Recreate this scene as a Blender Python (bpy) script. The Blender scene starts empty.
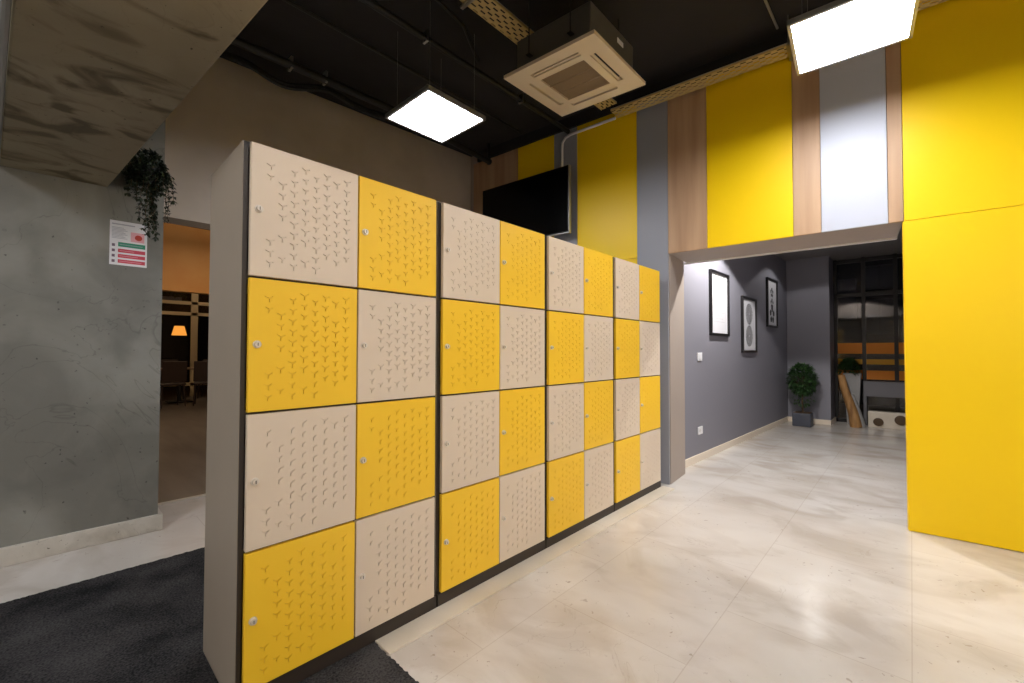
import bpy, bmesh, math, random
from mathutils import Vector, Matrix
random.seed(7)
S = bpy.context.scene
COL = S.collection
PI = math.pi

# ------------------------------------------------------------------ helpers
def lin(r, g, b):
    f = lambda c: (c/255/12.92) if c/255 <= .04045 else ((c/255+.055)/1.055)**2.4
    return (f(r), f(g), f(b), 1)

def mat(name, rgb=(128,128,128), rough=.5, metal=0, spec=.5, noise=None, bump=None, emit=None):
    """noise=(scale, rgb2, amount, detail[, stretch])  bump=(scale, strength, distance)"""
    m = bpy.data.materials.new(name); m.use_nodes = True
    nt = m.node_tree; N = nt.nodes; L = nt.links
    b = N['Principled BSDF']
    b.inputs['Base Color'].default_value = lin(*rgb)
    b.inputs['Roughness'].default_value = rough
    b.inputs['Metallic'].default_value = metal
    b.inputs['Specular IOR Level'].default_value = spec
    tc = N.new('ShaderNodeTexCoord')
    if noise:
        mp = N.new('ShaderNodeMapping'); L.new(tc.outputs['Object'], mp.inputs[0])
        if len(noise) > 4: mp.inputs['Scale'].default_value = noise[4]
        n = N.new('ShaderNodeTexNoise'); n.inputs['Scale'].default_value = noise[0]
        n.inputs['Detail'].default_value = noise[3]
        L.new(mp.outputs[0], n.inputs['Vector'])
        r = N.new('ShaderNodeValToRGB'); L.new(n.outputs['Fac'], r.inputs[0])
        r.color_ramp.elements[0].position = .38; r.color_ramp.elements[1].position = .66
        mx = N.new('ShaderNodeMixRGB'); mx.inputs[1].default_value = lin(*rgb); mx.inputs[2].default_value = lin(*noise[1])
        mu = N.new('ShaderNodeMath'); mu.operation = 'MULTIPLY'; mu.inputs[1].default_value = noise[2]
        L.new(r.outputs[0], mu.inputs[0]); L.new(mu.outputs[0], mx.inputs[0])
        L.new(mx.outputs[0], b.inputs['Base Color'])
    if bump:
        n2 = N.new('ShaderNodeTexNoise'); n2.inputs['Scale'].default_value = bump[0]; n2.inputs['Detail'].default_value = 4
        L.new(tc.outputs['Object'], n2.inputs['Vector'])
        bp = N.new('ShaderNodeBump'); bp.inputs['Strength'].default_value = bump[1]; bp.inputs['Distance'].default_value = bump[2]
        L.new(n2.outputs['Fac'], bp.inputs['Height']); L.new(bp.outputs[0], b.inputs['Normal'])
    if emit:
        b.inputs['Emission Color'].default_value = lin(*emit[0]); b.inputs['Emission Strength'].default_value = emit[1]
    return m

def concrete(name, base, dark, light, scale=1.0, crack=.5, stain=(.51,.64), st=(1,1.6,2.2), sd=1.2):
    m = bpy.data.materials.new(name); m.use_nodes = True
    nt = m.node_tree; N = nt.nodes; L = nt.links; b = N['Principled BSDF']
    tc = N.new('ShaderNodeTexCoord')
    def noise(s, d, st=(1,1,1), dist=0):
        mp = N.new('ShaderNodeMapping'); mp.inputs['Scale'].default_value = st
        L.new(tc.outputs['Object'], mp.inputs[0])
        n = N.new('ShaderNodeTexNoise'); n.inputs['Scale'].default_value = s*scale; n.inputs['Detail'].default_value = d
        n.inputs['Distortion'].default_value = dist
        L.new(mp.outputs[0], n.inputs['Vector']); return n.outputs['Fac']
    def ramp(src, a, c):
        r = N.new('ShaderNodeMapRange'); r.inputs['From Min'].default_value = a; r.inputs['From Max'].default_value = c
        L.new(src, r.inputs['Value']); return r.outputs[0]
    def mix(fac, c1, c2):
        x = N.new('ShaderNodeMixRGB'); L.new(fac, x.inputs[0])
        for i, c in ((1,c1),(2,c2)):
            if isinstance(c, tuple): x.inputs[i].default_value = c
            else: L.new(c, x.inputs[i])
        return x.outputs[0]
    c = mix(ramp(noise(1.6,6,dist=.6), .42, .66), lin(*base), lin(*light))
    c = mix(ramp(noise(2.4,8,st,sd), stain[0], stain[1]), c, lin(*dark))
    c = mix(ramp(noise(38,3), .69, .75), c, lin(*[int(v*.72) for v in dark]))
    # fine crack lines
    v = N.new('ShaderNodeTexNoise'); v.inputs['Scale'].default_value = 1.1*scale; v.inputs['Detail'].default_value = 5
    v.inputs['Distortion'].default_value = 1.5; L.new(tc.outputs['Object'], v.inputs['Vector'])
    s = N.new('ShaderNodeMath'); s.operation = 'SUBTRACT'; s.inputs[1].default_value = .5; L.new(v.outputs['Fac'], s.inputs[0])
    a = N.new('ShaderNodeMath'); a.operation = 'ABSOLUTE'; L.new(s.outputs[0], a.inputs[0])
    k = N.new('ShaderNodeMapRange'); k.inputs['From Min'].default_value = 0; k.inputs['From Max'].default_value = .0035
    k.inputs['To Min'].default_value = crack; k.inputs['To Max'].default_value = 0; L.new(a.outputs[0], k.inputs['Value'])
    c = mix(k.outputs[0], c, lin(*[int(v*.5) for v in dark]))
    L.new(c, b.inputs['Base Color']); b.inputs['Roughness'].default_value = .62
    bp = N.new('ShaderNodeBump'); bp.inputs['Strength'].default_value = .25; bp.inputs['Distance'].default_value = .01
    L.new(noise(9,8), bp.inputs['Height']); L.new(bp.outputs[0], b.inputs['Normal'])
    return m

def marble(name, tiles=True):
    m = bpy.data.materials.new(name); m.use_nodes = True
    nt = m.node_tree; N = nt.nodes; L = nt.links; b = N['Principled BSDF']
    tc = N.new('ShaderNodeTexCoord')
    def noise(s, d, st=(1,1,1), dist=0):
        mp = N.new('ShaderNodeMapping'); mp.inputs['Scale'].default_value = st
        L.new(tc.outputs['Object'], mp.inputs[0])
        n = N.new('ShaderNodeTexNoise'); n.inputs['Scale'].default_value = s; n.inputs['Detail'].default_value = d
        n.inputs['Distortion'].default_value = dist; L.new(mp.outputs[0], n.inputs['Vector']); return n.outputs['Fac']
    def rng(src, a, c, t0=0., t1=1.):
        r = N.new('ShaderNodeMapRange'); r.inputs['From Min'].default_value = a; r.inputs['From Max'].default_value = c
        r.inputs['To Min'].default_value = t0; r.inputs['To Max'].default_value = t1
        L.new(src, r.inputs['Value']); return r.outputs[0]
    def mix(fac, c1, c2):
        x = N.new('ShaderNodeMixRGB'); L.new(fac, x.inputs[0])
        for i, c in ((1,c1),(2,c2)):
            if isinstance(c, tuple): x.inputs[i].default_value = c
            else: L.new(c, x.inputs[i])
        return x.outputs[0]
    def math_(op, a, v=None):
        x = N.new('ShaderNodeMath')
        if op == 'SUBTRACT_INV':
            x.operation = 'SUBTRACT'; x.inputs[0].default_value = 1; x.use_clamp = True; L.new(a, x.inputs[1]); return x.outputs[0]
        x.operation = op
        L.new(a, x.inputs[0])
        if v is not None:
            if isinstance(v, (int, float)): x.inputs[1].default_value = v
            else: L.new(v, x.inputs[1])
        return x.outputs[0]
    c = mix(rng(noise(1.5,5,(1.4,.75,1),.8), .38, .68), lin(216,211,205), lin(200,191,181))
    c = mix(rng(noise(2.3,8,(1.2,.75,1),.9), .5, .62, 0, .42), c, lin(168,154,138))
    c = mix(rng(noise(1.1,3,(1,1,1),.4), .5, .68, 0, .6), c, lin(228,224,219))
    # sparse veins and pits
    v = math_('ABSOLUTE', math_('SUBTRACT', noise(2.6,6,(1.1,.7,1),2.2), .5))
    mask = rng(noise(1.3,2), .5, .62)
    c = mix(math_('MULTIPLY', math_('SUBTRACT_INV', rng(v, 0, .006, 0, 1)), math_('MULTIPLY', mask, .3)), c, lin(140,122,104))
    c = mix(math_('MULTIPLY', rng(noise(34,4,(1,1,1),.6), .66, .7, 0, .55), rng(noise(2.1,2), .48,.6)), c, lin(120,100,82))
    if tiles:
        sp = N.new('ShaderNodeSeparateXYZ'); L.new(tc.outputs['Object'], sp.inputs[0])
        fy = math_('ADD', sp.outputs['Y'], 60*.6+1.53)
        ry = math_('DIVIDE', fy, .6)
        row = math_('FLOOR', ry)
        dy = math_('ABSOLUTE', math_('SUBTRACT', math_('FRACT', math_('ADD', ry, .5)), .5))
        gy = rng(dy, .002, .0045, 1, 0)
        off = math_('MULTIPLY', math_('FRACT', math_('MULTIPLY', row, .5)), .9)
        rx = math_('DIVIDE', math_('ADD', math_('ADD', sp.outputs['X'], 60*.9-2.52+.0), off), .9)
        dx = math_('ABSOLUTE', math_('SUBTRACT', math_('FRACT', math_('ADD', rx, .5)), .5))
        gx = rng(dx, .0013, .003, 1, 0)
        g = math_('MAXIMUM', gx, gy)
        # each slab its own tone
        tx = N.new('ShaderNodeTexWhiteNoise'); tx.noise_dimensions = '2D'
        cb = N.new('ShaderNodeCombineXYZ'); L.new(math_('FLOOR', rx), cb.inputs[0]); L.new(row, cb.inputs[1])
        L.new(cb.outputs[0], tx.inputs['Vector'])
        c = mix(rng(tx.outputs['Value'], 0, 1, 0, .2), c, lin(192,180,166))
        c = mix(math_('MULTIPLY', g, .28), c, lin(150,132,112))
    L.new(c, b.inputs['Base Color'])
    b.inputs['Roughness'].default_value = .2
    b.inputs['Specular IOR Level'].default_value = .6
    bp = N.new('ShaderNodeBump'); bp.inputs['Strength'].default_value = .06; bp.inputs['Distance'].default_value = .004
    L.new(noise(4,3), bp.inputs['Height']); L.new(bp.outputs[0], b.inputs['Normal'])
    return m

class MB:
    def __init__(s): s.v = []; s.f = []; s.m = []; s.mi = 0
    def quadbox(s, pts):            # 8 points: bottom 4 ccw, top 4 ccw
        n = len(s.v); s.v += [tuple(p) for p in pts]
        for q in ((0,3,2,1),(4,5,6,7),(0,1,5,4),(1,2,6,5),(2,3,7,6),(3,0,4,7)):
            s.f.append(tuple(n+i for i in q)); s.m.append(s.mi)
        return s
    def box(s, x0,x1,y0,y1,z0,z1):
        return s.quadbox([(x0,y0,z0),(x1,y0,z0),(x1,y1,z0),(x0,y1,z0),(x0,y0,z1),(x1,y0,z1),(x1,y1,z1),(x0,y1,z1)])
    def poly(s, pts):
        n = len(s.v); s.v += [tuple(p) for p in pts]; s.f.append(tuple(range(n, n+len(pts)))); s.m.append(s.mi); return s
    def prism(s, pts, vec):         # polygon pts extruded by vec
        n = len(s.v); k = len(pts); vec = Vector(vec)
        s.v += [tuple(p) for p in pts] + [tuple(Vector(p)+vec) for p in pts]
        s.f.append(tuple(n+i for i in reversed(range(k)))); s.m.append(s.mi)
        s.f.append(tuple(n+k+i for i in range(k))); s.m.append(s.mi)
        for i in range(k):
            j = (i+1) % k; s.f.append((n+i, n+j, n+k+j, n+k+i)); s.m.append(s.mi)
        return s
    def tube(s, path, rad, seg=10, cap=True):
        path = [Vector(p) for p in path]; k = len(path); n = len(s.v)
        rads = rad if isinstance(rad, (list, tuple)) else [rad]*k
        up = None
        for i, p in enumerate(path):
            d = (path[min(i+1,k-1)] - path[max(i-1,0)]).normalized()
            if up is None: up = Vector((0,0,1)) if abs(d.z) < .9 else Vector((1,0,0))
            a = d.cross(up).normalized(); b_ = a.cross(d).normalized(); up = b_
            for j in range(seg):
                t = 2*PI*j/seg; s.v.append(tuple(p + (a*math.cos(t)+b_*math.sin(t))*rads[i]))
        for i in range(k-1):
            for j in range(seg):
                j2 = (j+1) % seg
                s.f.append((n+i*seg+j, n+i*seg+j2, n+(i+1)*seg+j2, n+(i+1)*seg+j)); s.m.append(s.mi)
        if cap:
            s.f.append(tuple(n+j for j in reversed(range(seg)))); s.m.append(s.mi)
            s.f.append(tuple(n+(k-1)*seg+j for j in range(seg))); s.m.append(s.mi)
        return s
    def build(s, name, mats, parent=None, bevel=0, smooth=False, seg=2):
        me = bpy.data.meshes.new(name); me.from_pydata(s.v, [], s.f); me.update()
        mats = mats if isinstance(mats, (list, tuple)) else [mats]
        for m in mats: me.materials.append(m)
        for i, p in enumerate(me.polygons): p.material_index = s.m[i]
        bm = bmesh.new(); bm.from_mesh(me); bmesh.ops.recalc_face_normals(bm, faces=bm.faces)
        if bevel:
            ed = [e for e in bm.edges if len(e.link_faces) == 2 and e.calc_face_angle(0) > .6]
            bmesh.ops.bevel(bm, geom=ed, offset=bevel, segments=seg, profile=.5, affect='EDGES')
        bm.to_mesh(me); bm.free()
        if smooth:
            for p in me.polygons: p.use_smooth = True
            try: me.set_sharp_from_angle(angle=.7)
            except Exception: pass
        o = bpy.data.objects.new(name, me); COL.objects.link(o)
        if parent: o.parent = parent
        return o

def tag(o, label=None, cat=None, group=None, kind=None):
    if label: o['label'] = label
    if cat: o['category'] = cat
    if group: o['group'] = group
    if kind: o['kind'] = kind
    return o
def empty(name, loc, rz=0, label=None, cat=None, group=None):
    o = bpy.data.objects.new(name, None); COL.objects.link(o); o.location = loc; o.rotation_euler.z = rz
    o.empty_display_size = .1
    return tag(o, label, cat, group)
def structure(o): o['kind'] = 'structure'; return o
def copy_tree(o, parent=None):
    c = o.copy(); COL.objects.link(c); c.parent = parent
    for ch in [x for x in o.children]: copy_tree(ch, c)
    return c

# ------------------------------------------------------------------ materials
M = {}
M['yellow'] = mat('yellow_laminate', (250,208,4), .42, spec=.35, bump=(3,.05,.01))
M['door_yellow'] = mat('yellow_door_lacquer', (250,202,50), .42, spec=.4)
M['door_beige'] = mat('beige_door_lacquer', (222,205,184), .45, spec=.4)
M['carcass'] = mat('dark_carcass', (52,44,38), .5)
M['taupe'] = mat('taupe_side', (170,158,142), .5, noise=(3,(160,148,132),.4,3))
M['wood'] = mat('oak_board', (193,158,124), .5, noise=(6,(170,134,102),.8,6,(1,2.2,.14)))
M['grey_board'] = mat('grey_board', (150,152,160), .45)
M['white_board'] = mat('pale_grey_board', (192,196,208), .45)
M['beige_paint'] = mat('warm_grey_paint', (168,155,144), .6, noise=(2,(160,147,137),.5,4))
M['hall_paint'] = mat('grey_paint', (132,131,140), .55, bump=(40,.05,.002))
M['plaster'] = mat('brown_plaster', (204,192,178), .75, noise=(2.2,(182,170,156),.7,6), bump=(6,.2,.01))
M['black_ceiling'] = mat('black_ceiling_paint', (40,37,38), .85, noise=(2,(30,28,30),.6,4), bump=(7,.3,.02))
M['black_metal'] = mat('black_metal', (26,24,24), .55)
M['steel'] = mat('steel', (190,188,182), .3, metal=1)
M['chrome'] = mat('lock_chrome', (225,216,204), .35, metal=.45)
M['tray'] = mat('zinc_yellow_tray', (214,190,130), .4, metal=.3)
M['white_trim'] = mat('white_trim', (222,220,218), .4)
M['ac_cream'] = mat('cream_plastic', (232,214,188), .4)
M['ac_grille'] = mat('grille_brown', (168,146,120), .6)
M['ac_body'] = mat('unit_body_steel', (98,96,92), .5, metal=.2)
M['black'] = mat('black', (12,11,12), .4)
M['screen'] = mat('tv_screen', (6,6,7), .18, spec=.3)
M['silver'] = mat('silver_bezel', (178,178,178), .35, metal=.7)
M['conc_wall'] = concrete('concrete_wall', (120,119,112), (98,97,91), (146,145,138), 1.0, .3, (.5,.8), (1,1,1.1), .3)
M['conc_beam'] = concrete('concrete_beam', (158,146,120), (106,95,74), (172,160,134), 1.3, .12)
M['marble'] = marble('marble_floor')
M['kerb'] = mat('light_stone', (222,212,196), .3, noise=(3,(196,184,164),.6,6))
M['skirt_stone'] = concrete('skirting_stone', (186,180,168), (140,132,118), (205,200,190), 2, .3, (.54,.8), (1,1,1), .3)
M['base_stone'] = mat('baseboard_stone', (238,224,204), .35)
M['leaf'] = mat('leaf', (40,72,34), .5, noise=(9,(70,104,52),.7,2))
M['leaf_dark'] = mat('leaf_dark', (26,38,24), .5, noise=(14,(46,60,36),.8,2))
M['stem'] = mat('stem', (86,66,44), .7)
M['pot_dark'] = mat('slate_pot', (72,76,88), .5)
M['pot_grey'] = mat('pale_grey_pot', (150,148,146), .5)
M['trunk'] = mat('bleached_trunk', (176,132,80), .65, noise=(8,(120,82,44),.8,6,(3,3,.5)), bump=(18,.5,.01))
M['orange'] = mat('orange_film', (222,132,10), .5)
M['amber'] = mat('amber_film', (205,150,20), .5)
M['orange_wall'] = mat('ochre_wall', (206,152,84), .55, noise=(2,(198,130,60),.5,3))
M['dark_floor'] = mat('dark_timber_floor', (112,102,95), .35, noise=(2,(88,79,73),.8,6,(4,.6,1)))
M['cream_frame'] = mat('cream_window_frame', (206,186,150), .45)
M['dark_wall'] = mat('dark_wall', (44,40,40), .7)
M['chair_dark'] = mat('dark_chair', (58,44,38), .5)
M['grey_panel'] = mat('grey_panel', (104,102,106), .5)
M['paper'] = mat('paper', (226,226,230), .4)
M['frame_black'] = mat('frame_black', (22,20,22), .35)
M['ink'] = mat('ink', (70,68,72), .7)
M['plastic_white'] = mat('switch_white', (235,235,238), .35)
M['lamp'] = mat('led_diffuser', (255,255,255), .5, emit=((247,249,255), 17))
M['globe'] = mat('fill_globe_glow', (255,250,240), .4, emit=((255,244,228), 24))  # glow of the globes added as fill light
M['warm_lamp'] = mat('warm_lamp', (255,200,120), .5, emit=((255,160,60), .8))
M['blind'] = mat('far_window_grey', (112,112,116), .5)
# carpet
cm = bpy.data.materials.new('charcoal_carpet'); cm.use_nodes = True
N = cm.node_tree.nodes; L = cm.node_tree.links; b = N['Principled BSDF']; b.inputs['Roughness'].default_value = .95
b.inputs['Specular IOR Level'].default_value = .1
tc = N.new('ShaderNodeTexCoord')
n1 = N.new('ShaderNodeTexNoise'); n1.inputs['Scale'].default_value = 3.5; n1.inputs['Detail'].default_value = 5
n2 = N.new('ShaderNodeTexNoise'); n2.inputs['Scale'].default_value = 130; n2.inputs['Detail'].default_value = 3
L.new(tc.outputs['Object'], n1.inputs['Vector']); L.new(tc.outputs['Object'], n2.inputs['Vector'])
mm = N.new('ShaderNodeMath'); mm.operation = 'MULTIPLY'; L.new(n1.outputs['Fac'], mm.inputs[0]); L.new(n2.outputs['Fac'], mm.inputs[1])
cr = N.new('ShaderNodeValToRGB'); cr.color_ramp.elements[0].position = .16; cr.color_ramp.elements[1].position = .36
cr.color_ramp.elements[0].color = lin(26,26,28); cr.color_ramp.elements[1].color = lin(76,74,74)
L.new(mm.outputs[0], cr.inputs[0]); L.new(cr.outputs[0], b.inputs['Base Color'])
bp = N.new('ShaderNodeBump'); bp.inputs['Strength'].default_value = .9; bp.inputs['Distance'].default_value = .008
L.new(n2.outputs['Fac'], bp.inputs['Height']); L.new(bp.outputs[0], b.inputs['Normal'])
M['carpet'] = cm
# clear glass
gm = bpy.data.materials.new('window_glass'); gm.use_nodes = True
N = gm.node_tree.nodes; L = gm.node_tree.links; N.clear()
o_ = N.new('ShaderNodeOutputMaterial'); mx = N.new('ShaderNodeMixShader'); t_ = N.new('ShaderNodeBsdfTransparent'); g_ = N.new('ShaderNodeBsdfGlossy')
t_.inputs[0].default_value = (.75,.76,.78,1); g_.inputs['Roughness'].default_value = .03
fr = N.new('ShaderNodeFresnel'); fr.inputs[0].default_value = 1.5
L.new(fr.outputs[0], mx.inputs[0]); L.new(t_.outputs[0], mx.inputs[1]); L.new(g_.outputs[0], mx.inputs[2]); L.new(mx.outputs[0], o_.inputs[0])
M['glass'] = gm

# ------------------------------------------------------------------ room shell
CZ = 3.5
structure(MB().box(-4,9.2,-5,2.52,-.1,0).build('floor', M['marble']))
structure(MB().box(-4,9.2,-5,3.2,CZ,CZ+.1).build('ceiling', M['black_ceiling']))
structure(MB().box(-4.1,-4,-5,2.5,0,CZ).build('wall_west', M['plaster']))
structure(MB().box(-4,3.7,-5.1,-5,0,CZ).build('wall_south', M['plaster']))
# striped wall: a plane turned a few degrees; t = y on it, o = offset into the room
nw = Vector((-1,-.085,0)).normalized()
def W(t, z, o=0): return Vector((3.185-.085*t, t, z)) + nw*o
def wbox(mb, t0,t1,z0,z1,o0,o1):
    return mb.quadbox([W(t0,z0,o0),W(t1,z0,o0),W(t1,z0,o1),W(t0,z0,o1),W(t0,z1,o0),W(t1,z1,o0),W(t1,z1,o1),W(t0,z1,o1)])
ZL = 1.985; DL = -1.52; DR = -.025
mb = MB()
wbox(mb, DR,2.56,0,CZ,-.02,-.43)
wbox(mb, DL,DR,ZL,CZ,-.02,-.52)
mb.quadbox([W(-5,0,-.31),W(-1.60,0,-.31),W(DL-.003,0,-.02),W(-5,0,-.02),W(-5,CZ,-.31),W(-1.60,CZ,-.31),W(DL-.003,CZ,-.02),W(-5,CZ,-.02)])
structure(mb.build('wall_east', M['beige_paint']))
structure(wbox(MB(), -4.9,2.2,3.39,CZ,-.019,.02).build('trim_5', M['black_ceiling']))
# small pale edge along the back of the opening's soffit
structure(wbox(MB(), DL,.02,ZL-.012,ZL+.0,-.50,-.53).build('trim_1', M['white_trim']))
# back plaster wall with the doorway to the next room
def back(x): return 2.52-.06*x
mb = MB()
def bbox_(x0,x1,z0,z1,th=.2): mb.quadbox([(x0,back(x0),z0),(x1,back(x1),z0),(x1,back(x1)+th,z0),(x0,back(x0)+th,z0),(x0,back(x0),z1),(x1,back(x1),z1),(x1,back(x1)+th,z1),(x0,back(x0)+th,z1)])
bbox_(1.35,3.0,0,CZ); bbox_(.05,1.35,2.14,CZ)
structure(mb.build('wall_north', M['plaster']))
structure(MB().box(-4,.05,1.98,2.72,0,CZ).build('wall_northwest', M['conc_wall']))
structure(MB().box(-4,.072,1.955,1.98,0,.1).box(.05,.072,1.98,2.5,0,.1).build('baseboard_northwest', M['skirt_stone'], bevel=.004))
structure(MB().box(.075,1.35,2.515,2.54,0,.012).build('trim_2', M['kerb']))
# concrete beam
mb = MB(); y0, y1 = -5, 1.98
bx0 = lambda y: -.496-.0687*y
bx1 = lambda y: -.046-.0859*y
mb.quadbox([(bx0(y0),y0,2.12),(bx1(y0),y0,2.12),(bx1(y1),y1,2.12),(bx0(y1),y1,2.12),(bx0(y0),y0,CZ),(bx1(y0),y0,CZ),(bx1(y1),y1,CZ),(bx0(y1),y1,CZ)])
structure(mb.build('ceiling_beam', M['conc_beam'], bevel=.006))
mb = MB(); mb.tube([(bx0(1.96)-.012,1.96,2.128),(bx0(-2)-.012,-2,2.128)], .011, 8)
tag(mb.build('conduit_pipe', M['silver'], smooth=True), 'pale conduit running along left edge of the concrete beam', 'pipe')

# hallway
def hy(x): return .095-.035*(x-3.9)
mb = MB(); mb.quadbox([(3.5,hy(3.5),0),(8.3,hy(8.3),0),(8.3,hy(8.3)+.15,0),(3.5,hy(3.5)+.15,0),(3.5,hy(3.5),2.7),(8.3,hy(8.3),2.7),(8.3,hy(8.3)+.15,2.7),(3.5,hy(3.5)+.15,2.7)])
structure(mb.build('wall_hallway_north', M['hall_paint']))
structure(MB().box(7.82,8.3,-.62,-.05,0,2.7).build('wall_hallway_east', M['hall_paint']))
structure(MB().box(3.6,8.4,-1.75,-1.62,0,2.7).build('wall_hallway_south', M['hall_paint']))
structure(MB().box(3.76,8.4,-1.75,.3,2.64,2.74).build('ceiling_hallway', mat('hall_ceiling', (120,116,116), .7)))
mb = MB(); th = .014
mb.quadbox([(3.5,hy(3.5)-th,0),(7.82,hy(7.82)-th,0),(7.82,hy(7.82),0),(3.5,hy(3.5),0),(3.5,hy(3.5)-th,.075),(7.82,hy(7.82)-th,.075),(7.82,hy(7.82),.075),(3.5,hy(3.5),.075)])
structure(mb.build('baseboard_hallway_north', M['base_stone'], bevel=.002))
structure(MB().box(7.805,7.82,-.635,hy(7.8)-.014,0,.075).box(7.805,8.3,-.635,-.62,0,.075).build('baseboard_hallway_east', M['base_stone'], bevel=.002))
# glazed end of hallway
gz = MB(); X = 8.32
for y in (-.64,-1.0,-1.38): gz.box(X,X+.05,y-.025,y+.025,0,2.64)
for z in (.03,2.05,2.6): gz.box(X,X+.05,-1.62,-.62,z-.03,z+.03)
win = structure(gz.build('window_1', M['frame_black'], bevel=.003))
MB().box(X+.02,X+.03,-1.62,-.62,.05,2.6).build('pane', M['glass'], win)
fm = MB(); fm.box(X+.005,X+.018,-1.62,-.66,1.105,1.277).box(X+.005,X+.018,-1.62,-.66,.705,.845)
MB_f = fm.build('film_band', M['orange'], win); MB_f['label'] = 'orange film bands on glass'
f2 = MB().box(X+.005,X+.018,-1.62,-.66,.94,1.02).build('film_band', M['amber'], win); f2['label'] = 'amber film band on glass'
# facade beyond the glass
structure(MB().box(12,12.1,-4,1.5,-.1,5).build('wall_beyond_glass', M['dark_wall']))
structure(MB().box(8.4,12,-4,1.5,-.15,-.05).build('floor_beyond_glass', M['dark_floor']))
fw = []
k = 0
for (y, z, h) in ((-1.05,1.55,.75),(-1.75,1.55,.75),(-1.05,2.55,.5),(-1.75,2.55,.5),(-2.4,1.55,.75),(-.35,1.9,.9)):
    k += 1
    w_ = structure(MB().box(11.93,12,y-.3,y+.3,z-.03,z).box(11.93,12,y-.3,y+.3,z+h-.03,z+h).box(11.93,12,y-.3,y-.26,z,z+h).box(11.93,12,y+.26,y+.3,z,z+h).box(11.94,12,y-.02,y+.02,z,z+h).build('window_%d' % (k+2), M['grey_panel']))
    MB().box(11.97,11.985,y-.27,y+.27,z,z+h-.03).build('pane', M['blind'], w_)
for (y,z) in ((-1.72,1.75),(-1.74,1.05),(-1.7,.9)):
    t = empty('wall_lamp', (11.9,y,z)); 
    tag(t, {1.75:'small bright lamp high on the dark facade beyond the hallway glass',1.05:'small lamp beyond the glass, above the lowest one',.9:'lowest small lamp on the facade beyond the hallway glass'}[z], 'lamp')
    MB().box(.02,.1,-.03,.03,-.03,.03).build('lamp_base', M['black_metal'], t)
    MB().tube([(0,0,-.03),(0,0,.03)], .035, 12).build('lamp_glass', mat('small_lamp',(255,240,210),.4,emit=((255,235,200),14)), t, smooth=True)
# low bench/ledge things behind film
t = MB().box(8.17,8.30,-1.6,-.99,.45,.68).box(8.17,8.30,-1.6,-1.56,0,.45).box(8.17,8.3,-1.03,-.99,0,.45).build('console_shelf', M['grey_panel'], bevel=.004)
tag(t, 'grey console shelf against the glazed end of the hallway', 'shelf')
t = empty('storage_box', (8.06,-1.29,0), 0, 'low pale box with two round brown log ends under the grey shelf', 'box')
MB().box(-.06,.09,-.27,.24,0,.24).build('body', M['kerb'], t, bevel=.01)
for i, (y,z,r) in enumerate(((-.13,.14,.07),(.12,.09,.06))):
    MB().tube([(-.085,y,z),(-.05,y,z)], r, 20).build('log_end', M['stem'], t, bevel=.003, smooth=True)

# ------------------------------------------------------------------ wall boards
def board(t0, t1, z0, z1, m, label, proud=0):
    mb = MB(); wbox(mb, t0+.0015, t1-.0015, z0, z1, -.0195, proud)
    return tag(mb.build('wall_panel', M[m], bevel=.0012, seg=1), label, 'wall panel', 'wall cladding panels')
U = [(1.609,2.28,'wood','oak cladding board in the far corner behind the television'),
     (1.14,1.609,'yellow','yellow cladding board behind the top of the television'),
     (.869,1.14,'grey_board','grey cladding board behind the right end of the television'),
     (.256,.869,'yellow','upper yellow cladding board just right of the television'),
     (-.335,-.02,'wood','oak cladding board above the left end of the hallway opening'),
     (-.925,-.335,'yellow','yellow cladding board above the hallway opening'),
     (-1.09,-.925,'wood','narrow oak board left of the pale grey board above the opening'),
     (-1.445,-1.09,'white_board','pale grey cladding board above the hallway opening'),
     (-1.52,-1.445,'wood','narrowest oak board, beside the right-hand upper yellow panel'),
     (-2.75,-1.52,'yellow','wide upper yellow panel right of the hallway opening'),
     (-3.9,-2.75,'yellow','upper yellow panel at the far right end of the striped wall')]
for a, b_, m_, l in U: board(a, b_, ZL, 3.385, m_, l)
board(-.02,.256,.002,3.385,'grey_board','tall grey cladding board from ceiling down behind the last locker')
board(.256,.869,.002,ZL-.004,'yellow','lower yellow board hidden mostly behind the far lockers')
board(.869,2.28,.002,ZL-.004,'wood','lower oak boards behind the locker row')
board(-2.75,DL+.006,.004,ZL-.004,'yellow','large lower yellow panel standing on the floor right of the hallway opening',.004)
board(-3.9,-2.75,.004,ZL-.004,'yellow','lower yellow panel at the far right end of the striped wall',.004)
# edge strip of the lower panel facing the opening
structure(wbox(MB(), DL-.003,DL+.006,.004,ZL-.002,-.045,-.0197).build('trim_3', M['yellow']))

# ------------------------------------------------------------------ kerb, carpet
structure(MB().box(.456,2.03,-.1,.005,0,.008).box(2.033,3.1,-.1,.005,0,.008).build('trim_4', M['kerb'], bevel=.002))
def jit(a, b_, n):
    a, b_ = Vector(a), Vector(b_); d = (b_-a).normalized(); nn = Vector((-d.y, d.x))
    return [a+(b_-a)*(i/n) + nn*(random.uniform(-.004,.004) if n > 10 else 0) for i in range(n)]
out = []
for a, b_, n in (((-3.9,-4.6),(.45,-4.6),4),((.45,-4.6),(.45,.003),500),((.45,.003),(-.0165,.003),2),((-.0165,.003),(-.0165,.435),2),((-.0165,.435),(.45,.435),2),((.45,.435),(.45,1.45),100),((.45,1.45),(-3.9,1.45),500),((-3.9,1.45),(-3.9,-4.6),4)):
    out += jit(a, b_, n)
c = MB().prism([(p.x,p.y,0) for p in out], (0,0,.007)).build('carpet', M['carpet'])
tag(c, 'charcoal carpet on the floor in front of and beside the nearest locker', 'carpet')

# ------------------------------------------------------------------ lockers
w, g, pl, hd, dep = .3697, .0336, .0587, .44, .432
H = pl + 4*hd
CW = 2*w + g
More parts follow.
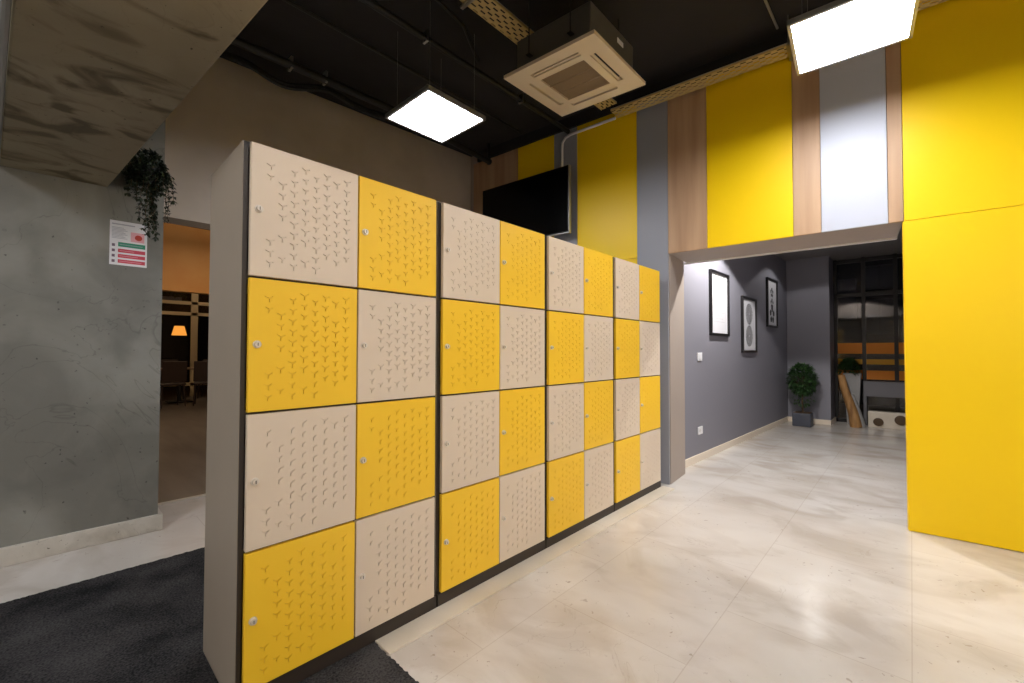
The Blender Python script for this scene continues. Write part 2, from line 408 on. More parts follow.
# door mesh with milled three-armed slots
def make_door_mesh():
    dw, dh = w-.006, hd-.008
    d = MB().box(0,dw,0,.018,0,dh).build('door', M['door_beige'], bevel=.0012, seg=2)
    cut = MB(); a, hw = .0145, .00115
    def star(cx, cz, rot, s):
        pts = []
        for k in range(3):
            t = rot + k*2*PI/3
            dx, dz = math.cos(t), math.sin(t); px, pz = -dz, dx
            L_ = a*s*random.uniform(.85,1.1)
            pts.append((cx+dx*L_+px*-hw*.7, -.002, cz+dz*L_+pz*-hw*.7)); pts.append((cx+dx*L_+px*hw*.7, -.002, cz+dz*L_+pz*hw*.7))
            t2 = t+PI/3; pts.append((cx+math.cos(t2)*hw*1.5, -.002, cz+math.sin(t2)*hw*1.5))
        cut.prism(pts, (0,.0066,0))
    rnd = random.Random(3)
    for i in range(8):
        x = .058 + i*.0372
        n = 11
        for j in range(n):
            z = .045 + j*.036 + (.018 if i % 2 else 0)
            if z > dh-.03: continue
            if i == 0 and .12 < z < .30: continue
            if i == 1 and rnd.random() < .22: continue
            if i == 7 and (z < .09 or rnd.random() < .1): continue
            if i > 4 and z < .07: continue
            if rnd.random() < .04: continue
            star(x, z, -PI/2 + rnd.choice((0,0,0,.08,-.08)), rnd.uniform(.8,1.05))
    co = cut.build('cutter', M['door_beige'])
    md = d.modifiers.new('b', 'BOOLEAN'); md.object = co; md.operation = 'DIFFERENCE'; md.solver = 'EXACT'
    dg = bpy.context.evaluated_depsgraph_get()
    me = bpy.data.meshes.new_from_object(d.evaluated_get(dg))
    bpy.data.objects.remove(d); bpy.data.objects.remove(co)
    return me
dm_b = make_door_mesh(); dm_b.name = 'door_beige'
dm_y = dm_b.copy(); dm_y.name = 'door_yellow'; dm_y.materials.clear(); dm_y.materials.append(M['door_yellow'])
def make_cabinet():
    t = empty('locker_cabinet', (0,0,0))
    s = g/2 - .002
    b = MB()
    b.box(-s+.003, 2*w+s-.003, .021, dep, pl, pl+.016)                    # floor
    b.box(-s+.003, 2*w+s-.003, .021, dep, H-.014, H)                      # top
    b.box(-s+.003, 2*w+s-.003, dep-.008, dep, pl, H)                      # back
    for x0, x1 in ((-s+.002,.0),(w-.009,w+.009),(2*w,2*w+s-.002)): b.box(x0,x1,.021,dep,pl,H)
    for r in (1,2,3): b.box(0,2*w,.022,dep-.01,pl+r*hd-.009,pl+r*hd+.009)
    b.build('body', M['carcass'], t)
    for x0 in (-s, 2*w+s-.002): MB().box(x0,x0+.002,.024,dep+.001,0,H+.001).build('side_panel', M['taupe'], t)
    MB().box(-s+.003,2*w+s-.003,.006,dep-.01,0,pl-.001).build('plinth', M['carcass'], t)
    lk = MB(); lk.tube([(0,0,0),(0,-.004,0)], .0125, 24); lk.tube([(0,-.003,0),(0,-.013,0)], [.0095,.0088], 24)
    lk.mi = 1; lk.box(-.0012,.0012,-.0135,-.0128,-.005,.005)
    for r in range(4):
        for cidx in range(2):
            yel = (r + cidx) % 2 == 1
            d = bpy.data.objects.new('door', dm_y if yel else dm_b); COL.objects.link(d); d.parent = t
            d.location = (cidx*w+.003, 0, pl+(3-r)*hd+.004)
            d['label'] = ('yellow' if yel else 'beige') + ' locker door with milled three-armed marks'
            k_ = lk.build('lock', [M['chrome'], M['black']], d, smooth=True)
            k_.location = (.024, .001, hd*.5-.002)
    return t
labs = ['locker cabinet nearest the camera, partly standing on the charcoal carpet',
        'second locker cabinet from the camera, between the nearest and the third',
        'third locker cabinet from the camera, with the television above it',
        'farthest locker cabinet, at the end of the row beside the grey pillar']
cab = make_cabinet()
for i in range(4):
    c = cab if i == 0 else copy_tree(cab)
    c.location = (i*CW, 0, .0 if i == 0 else .0)
    tag(c, labs[i], 'locker', 'locker cabinets in the row')

# ------------------------------------------------------------------ ceiling lights
LS = .525; LZ = 2.85
def make_light():
    t = empty('ceiling_light', (0,0,0))
    h = LS/2; f = MB()
    for a in range(4):
        rot = Matrix.Rotation(a*PI/2, 3, 'Z')
        n0 = len(f.v)
        f.box(-h,h,-h,-h+.017,0,.03)
        f.v[n0:] = [tuple(rot @ Vector(v)) for v in f.v[n0:]]
    f.box(-h+.01,h-.01,-h+.01,h-.01,.02,.03)
    f.build('frame', M['silver'], t)
    MB().box(-h+.017,h-.017,-h+.017,h-.017,.006,.012).build('diffuser', M['lamp'], t)
    for sx in (-1,1):
        for sy in (-1,1):
            MB().tube([(sx*.2,sy*.2,.03),(sx*.2,sy*.2,CZ-LZ)], .0006, 6).build('hanging_wire', M['steel'], t)
    return t
lt = make_light()
spots = [(1.475,1.0,0,'square LED ceiling panel hanging above the middle of the lockers'),
         (2.46,-1.33,.078,'square LED ceiling panel hanging before the pale grey board'),
         (.15,-1.6,0,'added out-of-view square LED panel hanging above the camera side of the lockers'),  # from here down: unseen panels added to brighten the room
         (-1.8,.3,0,'added out-of-view square LED panel left of the concrete beam'),
         (2.3,-3.6,0,'added out-of-view square LED panel near the right end of the striped wall'),
         (.0,-3.7,0,'added out-of-view square LED panel near the south wall'),
         (-2.2,-2.6,0,'added out-of-view square LED panel in the southwest of the room')]
for i, (x, y, rz, l) in enumerate(spots):
    o = lt if i == 0 else copy_tree(lt)
    o.location = (x,y,LZ); o.rotation_euler.z = rz
    tag(o, l, 'ceiling light', 'square LED ceiling panels')

def globe(x, y, z, label):  # globes added out of view as fill for walls, ceiling and lockers
    t = empty('globe_fill_lamp', (x,y,z), 0, label, 'fill lamp', 'added unseen globe fill lamps')
    m_ = MB(); n = 10
    m_.tube([(0,0,.13*math.cos(PI*i/n)) for i in range(n+1)], [max(.13*math.sin(PI*i/n),.004) for i in range(n+1)], 20)
    m_.build('globe', M['globe'], t, smooth=True)
    MB().tube([(0,0,.125),(0,0,.17)], .03, 12).build('cap', M['black_metal'], t, smooth=True)
    MB().tube([(0,0,.17),(0,0,CZ-z)], .004, 6).build('cord', M['black_metal'], t)
globe(-1.6,-3.6,1.95,'added unseen globe fill lamp in the southwest of the room')
globe(-.3,-4.2,1.9,'added unseen globe fill lamp in the middle of the room south of the lockers')
globe(-2.8,-2.0,1.95,'added unseen globe fill lamp near the west wall')

# hallway downlights (recessed in hallway ceiling)
def downlight(x, y, e, label):
    t = empty('downlight', (x,y,2.60), 0, label, 'downlight', 'hallway downlights')
    mb = MB(); n = 24
    ring = []
    for r_, z_ in ((.045,.012),(.045,.0),(.06,.0),(.06,.038),(.045,.038)): ring.append((r_,z_))
    for i in range(len(ring)-1):
        (r0,z0_),(r1,z1_) = ring[i], ring[i+1]
        for j in range(n):
            a0, a1 = 2*PI*j/n, 2*PI*(j+1)/n
            mb.poly([(r0*math.cos(a0),r0*math.sin(a0),z0_),(r0*math.cos(a1),r0*math.sin(a1),z0_),(r1*math.cos(a1),r1*math.sin(a1),z1_),(r1*math.cos(a0),r1*math.sin(a0),z1_)])
    mb.build('ring', M['white_trim'], t, smooth=True)
    MB().tube([(0,0,.028),(0,0,.036)], .044, 24).build('lamp_disc', mat('downlight_disc',(255,255,255),.4,emit=((255,250,244),6)), t)
    l_ = bpy.data.lights.new('downlight_lamp', 'SPOT'); l_.energy = e; l_.spot_size = math.radians(134); l_.spot_blend = .12; l_.shadow_soft_size = .03
    l_.color = (1,.97,.94)
    lo = bpy.data.objects.new('downlight_lamp', l_); COL.objects.link(lo); lo.location = (0,0,-.012); lo.parent = t
downlight(4.35,-.55,78,'recessed downlight in the hallway ceiling just behind the opening')
downlight(6.9,-.5,4,'recessed downlight in the hallway ceiling near the far wall')

# ------------------------------------------------------------------ air conditioner cassette
t = empty('air_conditioner', (1.988,.114,2.985), math.radians(2), 'square cream cassette air conditioner hung from black ceiling above the lockers', 'air conditioner')
h = .348
def rot4(mb, fn):
    for a in range(4):
        r = Matrix.Rotation(a*PI/2, 3, 'Z'); n0 = len(mb.v); fn(mb); mb.v[n0:] = [tuple(r @ Vector(v)) for v in mb.v[n0:]]
# panel: outer sloped rim, slots left open, inner square
p_ = MB()
def rim(m):
    m.quadbox([(-h,-h,.0),(h,-h,.0),(h-.085,-h+.085,.0),(-h+.085,-h+.085,.0),(-h,-h,.022),(h,-h,.022),(h-.085,-h+.085,.03),(-h+.085,-h+.085,.03)])
    i0, i1 = .263, .222      # slot ring
    m.quadbox([(-i0,-i0,0),(-.185,-i0,0),(-.185,-i1,0),(-i1,-i1,0),(-i0,-i0,.03),(-.185,-i0,.03),(-.185,-i1,.03),(-i1,-i1,.03)])
    m.quadbox([(.185,-i0,0),(i0,-i0,0),(i1,-i1,0),(.185,-i1,0),(.185,-i0,.03),(i0,-i0,.03),(i1,-i1,.03),(.185,-i1,.03)])
    j = .172
    m.quadbox([(-i1,-i1,0),(i1,-i1,0),(j,-j,.0),(-j,-j,.0),(-i1,-i1,.03),(i1,-i1,.03),(j,-j,.03),(-j,-j,.03)])
rot4(p_, rim)
p_.build('panel', M['ac_cream'], t)
for a in range(4):
    r = Matrix.Rotation(a*PI/2, 3, 'Z')
    lv = MB(); lv.quadbox([(-.18,-.246,.003),(.18,-.246,.003),(.18,-.226,.006),(-.18,-.226,.006),(-.18,-.246,.007),(.18,-.246,.007),(.18,-.226,.010),(-.18,-.226,.010)])
    lv.v = [tuple(r @ Vector(v)) for v in lv.v]
    lv.build('louvre', M['ac_cream'], t)
MB().box(-.27,.27,-.27,.27,.0305,.034).build('air_duct', M['black'], t)
gr = MB(); gr.box(-.17,.17,-.17,.17,.010,.014)
for i in range(42):
    y = -.166+i*.008; gr.box(-.17,.17,y-.0012,y+.0012,.004,.010)
for i in range(4):
    x = -.17+i*.113; gr.box(x-.002,x+.002,-.17,.17,.002,.010)
gr.build('grille', M['ac_grille'], t)
MB().box(-.285,.285,-.285,.285,.035,.25).build('body', M['ac_body'], t, bevel=.006)
MB().box(-.2,.2,-.2,.2,.25,.262).build('insulation_top', M['black_metal'], t)
MB().box(.05,.13,-.2875,-.285,.17,.2).build('sticker', M['paper'], t)
MB().box(-.05,.05,.285,.335,.1,.2).build('drain_box', M['black_metal'], t, bevel=.004)
for sx, sy in ((-1,1),(1,1),(1,-1),(-1,-1)):
    q = MB(); q.tube([(sx*.31,sy*.16,.1),(sx*.31,sy*.16,CZ-2.985)], .004, 8); q.box(sx*.285-(.04 if sx<0 else 0),sx*.285+(.04 if sx>0 else 0),sy*.16-.015,sy*.16+.015,.098,.102)
    q.build('hanging_rod', M['black_metal'], t)

t.rotation_mode = 'QUATERNION'
t.rotation_quaternion = Matrix.Rotation(math.radians(3.5), 3, Vector((math.sin(.751),-math.cos(.751),0))).to_quaternion() @ Matrix.Rotation(math.radians(2), 3, 'Z').to_quaternion()
# ------------------------------------------------------------------ cable trays
def tray(name, length, width, label):
    t = empty(name, (0,0,0), 0, label, 'cable tray', 'perforated cable trays')
    mb = MB(); cs = .02; nx = int(length/cs); ys = [0,.010,.022,.034,.046,.060,.072,.084,.096,.108,.120,.134,.144,width]
    for j in range(len(ys)-1):
        hole = j % 2 == 1
        for i in range(nx):
            ph = (i + (2 if (j//2) % 2 else 0)) % 4
            if hole and ph < 2: continue
            x0 = i*cs; x1 = x0+cs
            mb.poly([(x0,ys[j],0),(x1,ys[j],0),(x1,ys[j+1],0),(x0,ys[j+1],0)])
    o = mb.build('perforated_base', M['tray'], t)
    so = o.modifiers.new('s','SOLIDIFY'); so.thickness = .0015
    for y in (0,width):
        MB().box(0,length,y-.001,y+.001,0,.014).build('side_rail', M['tray'], t)
    e = MB(); 
    for y in (0,width): e.tube([(0,y,.016),(length,y,.016)], .003, 8)
    e.build('rail_lip', M['steel'], t, smooth=True)
    k = 2 if length < 2.5 else 1
    for i in range(k):
        x = length*(i+.5)/k
        q = MB(); q.box(x-.012,x+.012,-.03,width+.03,-.016,-.004)
        q.tube([(x,-.02,-.02),(x,-.02,.2)], .004, 8); q.tube([(x,width+.02,-.02),(x,width+.02,.2)], .004, 8)
        q.build('hanger', M['steel'], t)
    return t
a = tray('cable_tray', 2.15, .15, 'perforated zinc cable tray running above the lockers past the air conditioner'); a.location = (.75,.31,3.3)
a = tray('cable_tray', 2.7, .15, 'perforated zinc cable tray running along the top of the striped wall')
p0 = W(.42, 3.3, .035); a.location = p0; a.rotation_euler.z = math.atan2(-1,.085)
# a runs towards -y, width to the room side
a.rotation_euler.z = math.atan2(-1, .085)
a.location = W(.42,3.3,.19)

# pipes, ducts and cables on black ceiling
def pipe(name, path, r, m, label, cat, clamps=()):
    mb = MB(); mb.tube(path, r, 12)
    o = mb.build(name, M[m], None, smooth=True); tag(o, label, cat)
    for c_ in clamps:
        q = MB(); q.box(c_[0]-.008,c_[0]+.008,c_[1]-r-.004,c_[1]+r+.004,c_[2]-r-.004,c_[2]+r+.03)
        q.build('clamp', M['steel'], o)
    return o
pipe('ceiling_pipe', [(-.1,.94,3.35),(2.75,.94,3.35),(3.05,.93,3.33)], .022, 'black_metal', 'black pipe under the ceiling between the LED panel and the air conditioner', 'pipe', [(1.34,.94,3.35),(2.35,.94,3.35)])
pipe('ceiling_pipe', [(.2,1.98,3.36),(1.6,1.9,3.35),(2.95,1.95,3.3)], .03, 'black_metal', 'thick black pipe under the ceiling along the plaster wall', 'pipe', [(.80,1.96,3.36),(1.06,1.94,3.36)])
pipe('ceiling_pipe', [(2.93,1.95,3.5),(2.93,1.95,3.27)], .02, 'black_metal', 'short vertical black pipe stub near the corner above the television', 'pipe')
pipe('ceiling_pipe', [(2.0,-.86,3.47),(3.1,-.87,3.47)], .008, 'silver', 'thin pale conduit across the ceiling left of the right-hand LED panel', 'pipe')
pipe('ceiling_pipe', [(1.0,.62,3.4),(1.5,.72,3.42),(1.8,.9,3.4)], .012, 'black_metal', 'thin bent black hose crossing near the cable tray', 'pipe')
pipe('ceiling_pipe', [(.86,1.0,3.4),(1.0,.8,3.38),(1.1,.55,3.4),(1.05,.2,3.42)], .03, 'black_metal', 'thick bent black hose across the ceiling top', 'pipe')
pipe('ceiling_pipe', [(1.75,.0,3.36),(1.6,-.2,3.38),(1.35,-.1,3.4),(1.2,.15,3.45)], .025, 'black_metal', 'black hose curling from the air conditioner body', 'pipe')
mb = MB()
pts = []
for i in range(40):
    s_ = i/39; pts.append((.15+s_*1.5, 2.25-.22*s_+.03*math.sin(s_*17), 3.33+.03*math.sin(s_*11)))
mb.tube(pts, .016, 8)
pts = [(x,y+.05,z+.05) for (x,y,z) in pts]; mb.tube(pts, .02, 8)
tag(mb.build('cable_bundle', M['black_metal'], smooth=True), 'bundle of black cables sagging along top of the plaster wall', 'cables')
pipe('ceiling_duct', [(.4,1.45,3.46),(2.9,1.45,3.46)], .012, 'black_metal', 'thin black rail above the hanging LED panel', 'pipe')

# ------------------------------------------------------------------ television
t = empty('television', (0,0,0), 0, 'flat black television on the striped wall above the lockers', 'television')
mb = MB(); wbox(mb, .895,2.02,2.305,2.965,.085,.125); mb.build('housing', M['black'], t, bevel=.004)
mb = MB(); wbox(mb, .905,2.01,2.317,2.955,.1251,.1262); mb.build('screen', M['screen'], t)
mb = MB(); wbox(mb, .892,2.023,2.297,2.305,.09,.129); wbox(mb, .884,.893,2.297,2.967,.09,.129); mb.build('bezel', M['silver'], t)
mb = MB(); wbox(mb, 1.35,1.7,2.5,2.8,.001,.085); mb.build('bracket', M['black_metal'], t)
pipe('cable_conduit', [W(1.03,2.9,.02),W(1.03,3.2,.02),W(1.025,3.26,.02),W(.99,3.3,.02),W(.93,3.315,.02),W(.45,3.32,.02)], .013, 'white_trim', 'pale conduit bending up the wall from behind the television', 'pipe')

# ------------------------------------------------------------------ notice on concrete wall
bm_ = [M['paper'], mat('notice_green',(36,132,104),.4), mat('notice_red',(196,60,80),.4), mat('notice_grey',(170,172,184),.5), mat('notice_dark_red',(190,60,44),.4), mat('notice_icon',(110,90,110),.5), mat('notice_pink', (228,170,180), .4)]
mb = MB(); x0, x1, z0, z1 = -.202, -.029, 1.66, 1.93; yw = 1.98
mb.box(x0,x1,yw-.002,yw,z0,z1)
def ink(a, b_, c_, d_, i, q=0):
    mb.mi = i; Wd, Hd = x1-x0, z1-z0
    mb.box(x0+a*Wd, x0+b_*Wd, yw-.0026-q, yw-.002-q, z0+c_*Hd, z0+d_*Hd)
ink(.05,.66,.91,.935,3)
for k in range(9): ink(.05,.46-.05*(k%3),.60+k*.03,.612+k*.03,3)
ink(.55,.92,.56,.78,6)
mb.mi = 4; mb.tube([(x0+.173*.76,yw-.0034,z0+.27*.665),(x0+.173*.76,yw-.0026,z0+.27*.665)], .0175, 24)
ink(.22,.95,.42,.52,1)
for k in range(3): ink(.22,.95,.05+k*.12,.13+k*.12,2)
for k in range(4):
    ink(.06,.14,.055+k*.12,.115+k*.12,5)
# row lines of small print in the bands
for k in range(3): ink(.26,.85-.1*k,.085+k*.12,.094+k*.12,6,.0006)
ink(.26,.88,.465,.474,3,.0006)
o = mb.build('safety_notice', bm_)
tag(o, 'white paper notice with green and red bands on the concrete wall', 'sign')

# ------------------------------------------------------------------ plants
def leaf(mb, p, d, n, L_, wd):
    d = d.normalized(); s = d.cross(n)
    if s.length < 1e-3: s = Vector((1,0,0))
    s.normalize(); up = s.cross(d).normalized()
    a = p; b_ = p + d*L_*.45 + s*wd/2 + up*L_*.06; c_ = p + d*L_ - up*L_*.1; e = p + d*L_*.45 - s*wd/2 + up*L_*.06; m_ = p + d*L_*.5
    n0 = len(mb.v); mb.v += [tuple(a),tuple(b_),tuple(c_),tuple(e),tuple(m_)]
    for q in ((0,1,4),(1,2,4),(4,2,3),(0,4,3)): mb.f.append(tuple(n0+i for i in q)); mb.m.append(mb.mi)
R = random.Random(11)
rv = lambda: Vector((R.gauss(0,1),R.gauss(0,1),R.gauss(0,1))).normalized()
# trailing plant at end of concrete wall
px, py, pz = -.05, 1.84, 2.20
t = empty('hanging_plant', (0,0,0), 0, 'dark trailing plant hanging beside the concrete beam above the notice', 'plant')
MB().tube([(px,py,pz-.05),(px,py,pz+.07)], [.045,.062], 20).build('pot', M['black_metal'], t, smooth=True)
MB().box(px-.06,px+.06,py+.05,1.98,pz+.03,pz+.045).tube([(px,py,pz+.06),(px,py,pz+.09)],.004,6).build('wall_bracket', M['black_metal'], t)
fl = MB(); st = MB()
for k in range(46):
    a = R.uniform(0,2*PI); r_ = R.uniform(.02,.075)
    ln = R.choice((.12,.16,.2,.26,.3,.36,.40)) if -.45 < math.cos(a) < .6 else R.uniform(.04,.16)
    ox = r_*math.cos(a)*1.15; oy = r_*math.sin(a)*.6
    pts = [Vector((px+ox*.3,py+oy*.3,pz+.06)), Vector((px+ox,py+oy,pz+.09)), Vector((px+ox*1.4,py+oy*1.3,pz+.03))]
    drift = R.uniform(-.03,.03)
    for i in range(1, int(ln/.03)+1):
        pts.append(Vector((px+ox*1.4+drift*i*.12+R.uniform(-.006,.006), py+oy*1.3+R.uniform(-.006,.006), pz+.03-i*.03)))
    st.tube(pts, .0014, 5)
    for i, p in enumerate(pts[1:]):
        for _ in range(8):
            d = rv(); d.z = -abs(d.z)*.8
            leaf(fl, p+rv()*.006, d, Vector((0,0,1)), R.uniform(.020,.034), R.uniform(.011,.018))
for _ in range(1100):
    d = rv(); d.z = max(d.z,-.75)
    p = Vector((px,py,pz+.04)) + Vector((d.x*.085,d.y*.085,d.z*.11)); leaf(fl, p, rv(), Vector((0,0,1)), .026, .013)
# one long strand at the right
for s_ in (0,.012):
    pts = [Vector((px+.03,py,pz+.08)),Vector((px+.085+s_,py+.02,pz+.05))]+[Vector((px+.095+s_+R.uniform(-.004,.004),py+.03,pz+.05-i*.025)) for i in range(1,13)]
    st.tube(pts,.0014,5)
    for p in pts[1:]:
        for _ in range(6): leaf(fl, p, rv(), Vector((0,0,1)), .02, .010)
st.build('stems', M['stem'], t); fl.build('foliage', M['leaf_dark'], t)

# small round tree in hallway
t = empty('potted_tree', (7.46,-.31,0), 0, 'small round-crowned potted tree against the far hallway wall', 'potted plant')
MB().prism([(-.12,-.12,0),(.12,-.12,0),(.12,.12,0),(-.12,.12,0)],(0,0,.2)).build('pot', M['pot_dark'], t, bevel=.012)
MB().box(-.105,.105,-.105,.105,.2,.206).build('soil', M['stem'], t)
s_ = MB(); s_.tube([(0,0,.2),(.01,.005,.35),(-.005,0,.5),(0,0,.62)], [.014,.012,.011,.008], 8)
for _ in range(26):
    d = rv(); d.z = abs(d.z)*.9-.1; s_.tube([(0,0,.5),tuple(Vector((0,0,.62))+d*.1),tuple(Vector((0,0,.66))+d*.19)], .003, 5)
s_.build('stem', M['stem'], t)
fl = MB()
for _ in range(1500):
    d = rv(); r_ = R.uniform(.35,1)**.5
    p = Vector((d.x*.19*r_, d.y*.19*r_, .71+d.z*.23*r_)); leaf(fl, p, (d+rv()*.8), Vector((0,0,1)), R.uniform(.05,.08), R.uniform(.022,.034))
for _ in range(120):
    d = rv(); p = Vector((d.x*.13, d.y*.13, .42+d.z*.10)); leaf(fl, p, (d+rv()*.6), Vector((0,0,1)), .06, .026)
fl.build('foliage', M['leaf'], t)

# plant on leaning trunks
t = empty('driftwood_stand', (7.86,-.80,0), 0, 'leaning pale driftwood trunk standing beside the glazed hallway end', 'driftwood')
q = MB(); q.tube([(0,-.12,0),(0,-.09,.2),(.01,-.03,.42),(0,.02,.6),(.0,.05,.78)], [.075,.065,.055,.05,.045], 12); q.build('trunk', M['trunk'], t, smooth=True)
q = MB(); q.tube([(.05,-.19,0),(.05,-.13,.25),(.04,-.07,.48)], [.05,.042,.03], 10); q.build('side_trunk', M['pot_grey'], t, smooth=True)
t = empty('potted_plant', (8.18,-.86,.0), 0, 'leafy plant in a tall pale grey planter behind the driftwood trunk', 'potted plant')
MB().quadbox([(-.06,-.07,0),(.06,-.07,0),(.06,.07,0),(-.06,.07,0),(-.09,-.11,.80),(.09,-.11,.80),(.09,.11,.80),(-.09,.11,.80)]).build('planter', M['pot_grey'], t, bevel=.006)
fl = MB()
for _ in range(420):
    d = rv(); d.z = abs(d.z)
    p = Vector((-.03+d.x*.08,.04+d.y*.11,.80+d.z*.2)); leaf(fl, p, d+rv()*.7, Vector((0,0,1)), .07, .03)
fl.build('foliage', M['leaf'], t)

# ------------------------------------------------------------------ hallway pictures and switches
def hpic(x0, x1, z0, z1, label, kind):
    t = empty('framed_picture', (x0, hy(x0), z0), math.atan(-.035), label, 'picture', 'framed pictures on the hallway wall')
    wd, ht = x1-x0, z1-z0
    f = MB(); b_ = .03
    f.box(0,wd,-.03,0,0,b_).box(0,wd,-.03,0,ht-b_,ht).box(0,b_,-.03,0,b_,ht-b_).box(wd-b_,wd,-.03,0,b_,ht-b_)
    f.build('frame', M['frame_black'], t, bevel=.002)
    MB().box(b_,wd-b_,-.012,-.004,b_,ht-b_).build('print', M['paper'], t)
    art = MB(); yy = -.0135
    if kind == 2:
        for cz in (ht*.70, ht*.30):
            for rr in (.03,.055,.08,.105,.128):
                n = 40
                for j in range(n):
                    a0, a1 = 2*PI*j/n, 2*PI*(j+.62)/n
                    r0, r1 = rr-.009, rr+.009
                    art.poly([(wd/2+r0*math.cos(a0),yy,cz+r0*math.sin(a0)),(wd/2+r0*math.cos(a1),yy,cz+r0*math.sin(a1)),(wd/2+r1*math.cos(a1),yy,cz+r1*math.sin(a1)),(wd/2+r1*math.cos(a0),yy,cz+r1*math.sin(a0))])
    elif kind == 3:
        for cz, s_ in ((ht*.72,.05),(ht*.5,.05),(ht*.26,.085)):
            for k in range(5):
                a = k*2*PI/5+.3; c0 = Vector((wd/2+math.cos(a)*s_, yy, cz+math.sin(a)*s_))
                art.poly([c0+Vector((math.cos(a+u)*s_*.6,0,math.sin(a+u)*s_*.6)) for u in (0,1.3,2.6,3.9,5.2)])
    else:
        for k in range(12): art.box(b_+.09,wd-b_-.09-.05*(k%3),yy,yy+.001,.16+k*.035,.163+k*.035)
    art.build('drawing', M['ink'] if kind != 1 else mat('faint_ink',(196,196,200),.6), t)
hpic(4.48,5.05,1.315,2.045,'black-framed nearly blank picture nearest the hallway opening',1)
hpic(5.54,6.13,1.125,1.85,'black-framed picture of two round patterns, lowest of three',2)
hpic(6.66,7.2,1.50,2.225,'black-framed picture of small dark shapes, farthest and highest',3)
def plate(name, z0, z1, label, cat):
    x0, x1 = 4.145, 4.26
    t = empty(name, (x0, hy(x0), z0), math.atan(-.035), label, cat)
    MB().box(0,x1-x0,-.01,0,0,z1-z0).build('plate', M['plastic_white'], t, bevel=.003)
    if cat == 'switch': MB().box(.02,.065,-.014,-.01,.015,z1-z0-.015).build('rocker', M['plastic_white'], t, bevel=.0015)
    else: MB().tube([(.042,-.0104,.04),(.042,-.0118,.04)], .02, 16).build('socket_face', M['white_trim'], t)
plate('light_switch', 1.04,1.125,'white light switch on grey hallway wall below the pictures','switch')
plate('wall_socket', .275,.355,'white wall socket low on grey hallway wall','socket')

# ------------------------------------------------------------------ next room through doorway
structure(MB().box(-4,7,2.52,16,-.1,-.002).build('floor_next_room', M['dark_floor']))
structure(MB().box(-4,7,2.75,16,CZ,CZ+.1).build('ceiling_next_room', M['dark_wall']))
structure(MB().box(-4,7,15,15.1,0,CZ).build('wall_next_room_north', M['dark_wall']))
structure(MB().box(7,7.1,2.6,15,0,CZ).build('wall_next_room_east', M['dark_wall']))
structure(MB().box(-4.1,-4,2.75,15,0,CZ).build('wall_next_room_west', M['dark_wall']))
structure(MB().box(-4,7,8.5,8.7,2.25,CZ).build('wall_next_room_header', M['orange_wall']))
fr = MB(); Y = 11.6
for x in (-1.0,.35,1.98,3.4,4.8): fr.box(x-.07,x+.07,Y,Y+.08,0,CZ)
for z in (.3,2.05,2.32): fr.box(-1,4.8,Y,Y+.08,z-.04,z+.04)
pw = structure(fr.build('window_2', M['cream_frame'], bevel=.004))
MB().box(-1,4.8,Y+.03,Y+.04,.3,3.4).build('pane', M['glass'], pw)
def chair(x, y, rz, label):
    t = empty('dining_chair', (x,y,0), rz, label, 'chair', 'dark chairs in the next room')
    MB().box(-.21,.21,-.21,.21,.43,.48).build('seat', M['chair_dark'], t, bevel=.015)
    b_ = MB(); b_.quadbox([(-.21,.18,.5),(.21,.18,.5),(.21,.22,.5),(-.21,.22,.5),(-.2,.24,.92),(.2,.24,.92),(.2,.28,.92),(-.2,.28,.92)]); b_.build('backrest', M['chair_dark'], t, bevel=.01)
    for sx in (-1,1):
        for sy in (-1,1): MB().tube([(sx*.18,sy*.17,.44),(sx*.2,sy*.2,0)], [.018,.012], 8).build('leg', M['chair_dark'], t)
    return t
def table(x, y, label):
    t = empty('dining_table', (x,y,0), 0, label, 'table', 'dark tables in the next room')
    MB().box(-.38,.38,-.38,.38,.72,.75).build('table_top', mat('table_top_brown',(120,96,76),.3), t, bevel=.006)
    MB().tube([(0,0,.02),(0,0,.72)], .03, 12).build('pedestal', M['black_metal'], t)
    MB().box(-.22,.22,-.22,.22,0,.02).build('foot', M['black_metal'], t, bevel=.004)
    g_ = MB(); g_.tube([(0,0,0),(0,0,.005),(0,0,.02),(0,0,.1)], [.03,.004,.02,.035], 12)
    o = g_.build('glass_cup', M['plastic_white'], None, smooth=True); o.location = (x-.1,y-.1,.751)
    return t, o
chair(1.2,9.45,3.3,'dark dining chair in the next room, nearest the concrete wall')
chair(1.8,9.4,2.9,'dark dining chair in the next room, nearest the locker')
chair(1.45,11.1,.1,'dark dining chair in the next room, behind the near table')
chair(2.2,11.0,-.4,'dark dining chair in the next room, farthest back')
_, o = table(1.5,10.32,'dark dining table between the chairs in the next room'); tag(o,'small white cup on the table in the next room','cup')
t = empty('pendant_lamp', (1.9,13.0,0), 0, 'warm glowing pendant lamp behind the far window in the next room', 'lamp')
MB().tube([(0,0,1.55),(0,0,1.8)], [.17,.11], 20).build('lamp_shade', M['warm_lamp'], t, smooth=True)
MB().tube([(0,0,1.8),(0,0,CZ)], .008, 6).build('cord', M['black_metal'], t)
t = empty('wall_lamp', (1.02,11.5,1.62), 0, 'small bright lamp at the window frame in the next room', 'lamp')
MB().tube([(0,-.03,-.06),(0,-.03,.06)], .04, 12).build('lamp_glass', mat('sconce_glass',(255,230,190),.4,emit=((255,215,160),16)), t, smooth=True)
MB().box(-.02,.02,-.02,.1,-.02,.02).build('lamp_base', M['black_metal'], t)
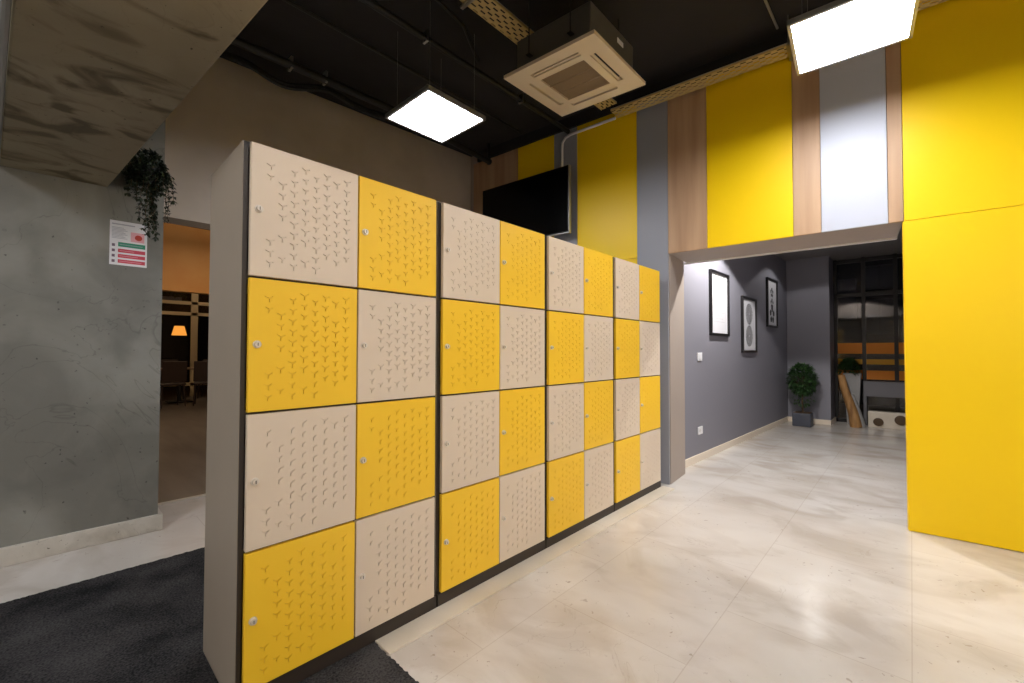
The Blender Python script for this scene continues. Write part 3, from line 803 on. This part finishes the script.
# hanging greenery behind transom
t = empty('hanging_planter', (1.6,12.2,2.5), 0, 'green planter hanging behind the transom window in the next room', 'plant')
MB().box(-.2,.2,-.1,.1,-.1,.0).tube([(0,0,0),(0,0,CZ-2.5)],.006,6).build('planter_box', M['pot_grey'], t, bevel=.01)
fl = MB()
for _ in range(300):
    d = rv(); leaf(fl, Vector((d.x*.3,d.y*.15,.02+abs(d.z)*.12)), rv(), Vector((0,0,1)), .09,.04)
fl.build('foliage', M['leaf'], t)
def room_fill_lamp(x, y, z, e, size, label):  # unseen lamps added to light the next room's header and window frames
    t = empty('ceiling_fill_lamp', (x,y,z), 0, label, 'ceiling lamp', 'added warm fill lamps in the next room')
    MB().tube([(0,0,0),(0,0,.04)], size, 24).build('lamp_disc', mat('warm_fill_disc',(255,220,170),.4,emit=((255,222,180),e)), t)
    MB().tube([(0,0,.04),(0,0,CZ-z)], .01, 8).build('stem', M['black_metal'], t)
room_fill_lamp(1.5,6.6,3.2,34,.2,'added unseen warm disc fill lamp before the ochre header')
room_fill_lamp(-1.0,5.6,3.2,14,.2,'added unseen warm disc fill lamp beyond the concrete wall')
room_fill_lamp(2.2,10.2,3.2,16,.16,'added unseen warm disc fill lamp over the chairs')

# ------------------------------------------------------------------ world, camera
wd = bpy.data.worlds.new('world'); S.world = wd; wd.use_nodes = True
wd.node_tree.nodes['Background'].inputs[0].default_value = (.02,.025,.035,1)
wd.node_tree.nodes['Background'].inputs[1].default_value = .3
cam = bpy.data.cameras.new('camera'); co = bpy.data.objects.new('camera', cam); COL.objects.link(co)
f_px = 427.617; yaw, pitch, roll = math.radians(43.0284), math.radians(1.26382), math.radians(.101927)
cam.sensor_width = 36; cam.lens = f_px/1024*36; cam.clip_start = .02
Fv = Vector((math.cos(yaw)*math.cos(pitch), math.sin(yaw)*math.cos(pitch), math.sin(pitch)))
Rv = Vector((math.sin(yaw), -math.cos(yaw), 0)); Uv = Rv.cross(Fv)
c_, s_ = math.cos(roll), math.sin(roll)
# picture x = c*R + s*U ; picture y = -s*R + c*U
R2 = Rv*c_ + Uv*s_; U2 = -Rv*s_ + Uv*c_
co.matrix_world = Matrix(((R2.x,U2.x,-Fv.x,-.42),(R2.y,U2.y,-Fv.y,-1.5432),(R2.z,U2.z,-Fv.z,1.1406),(0,0,0,1)))
S.camera = co
S.view_settings.view_transform = 'Standard'
try: S.view_settings.look = 'None'
except Exception: pass
S.view_settings.gamma = 1; S.view_settings.use_curve_mapping = False
S.view_settings.exposure = 1.25
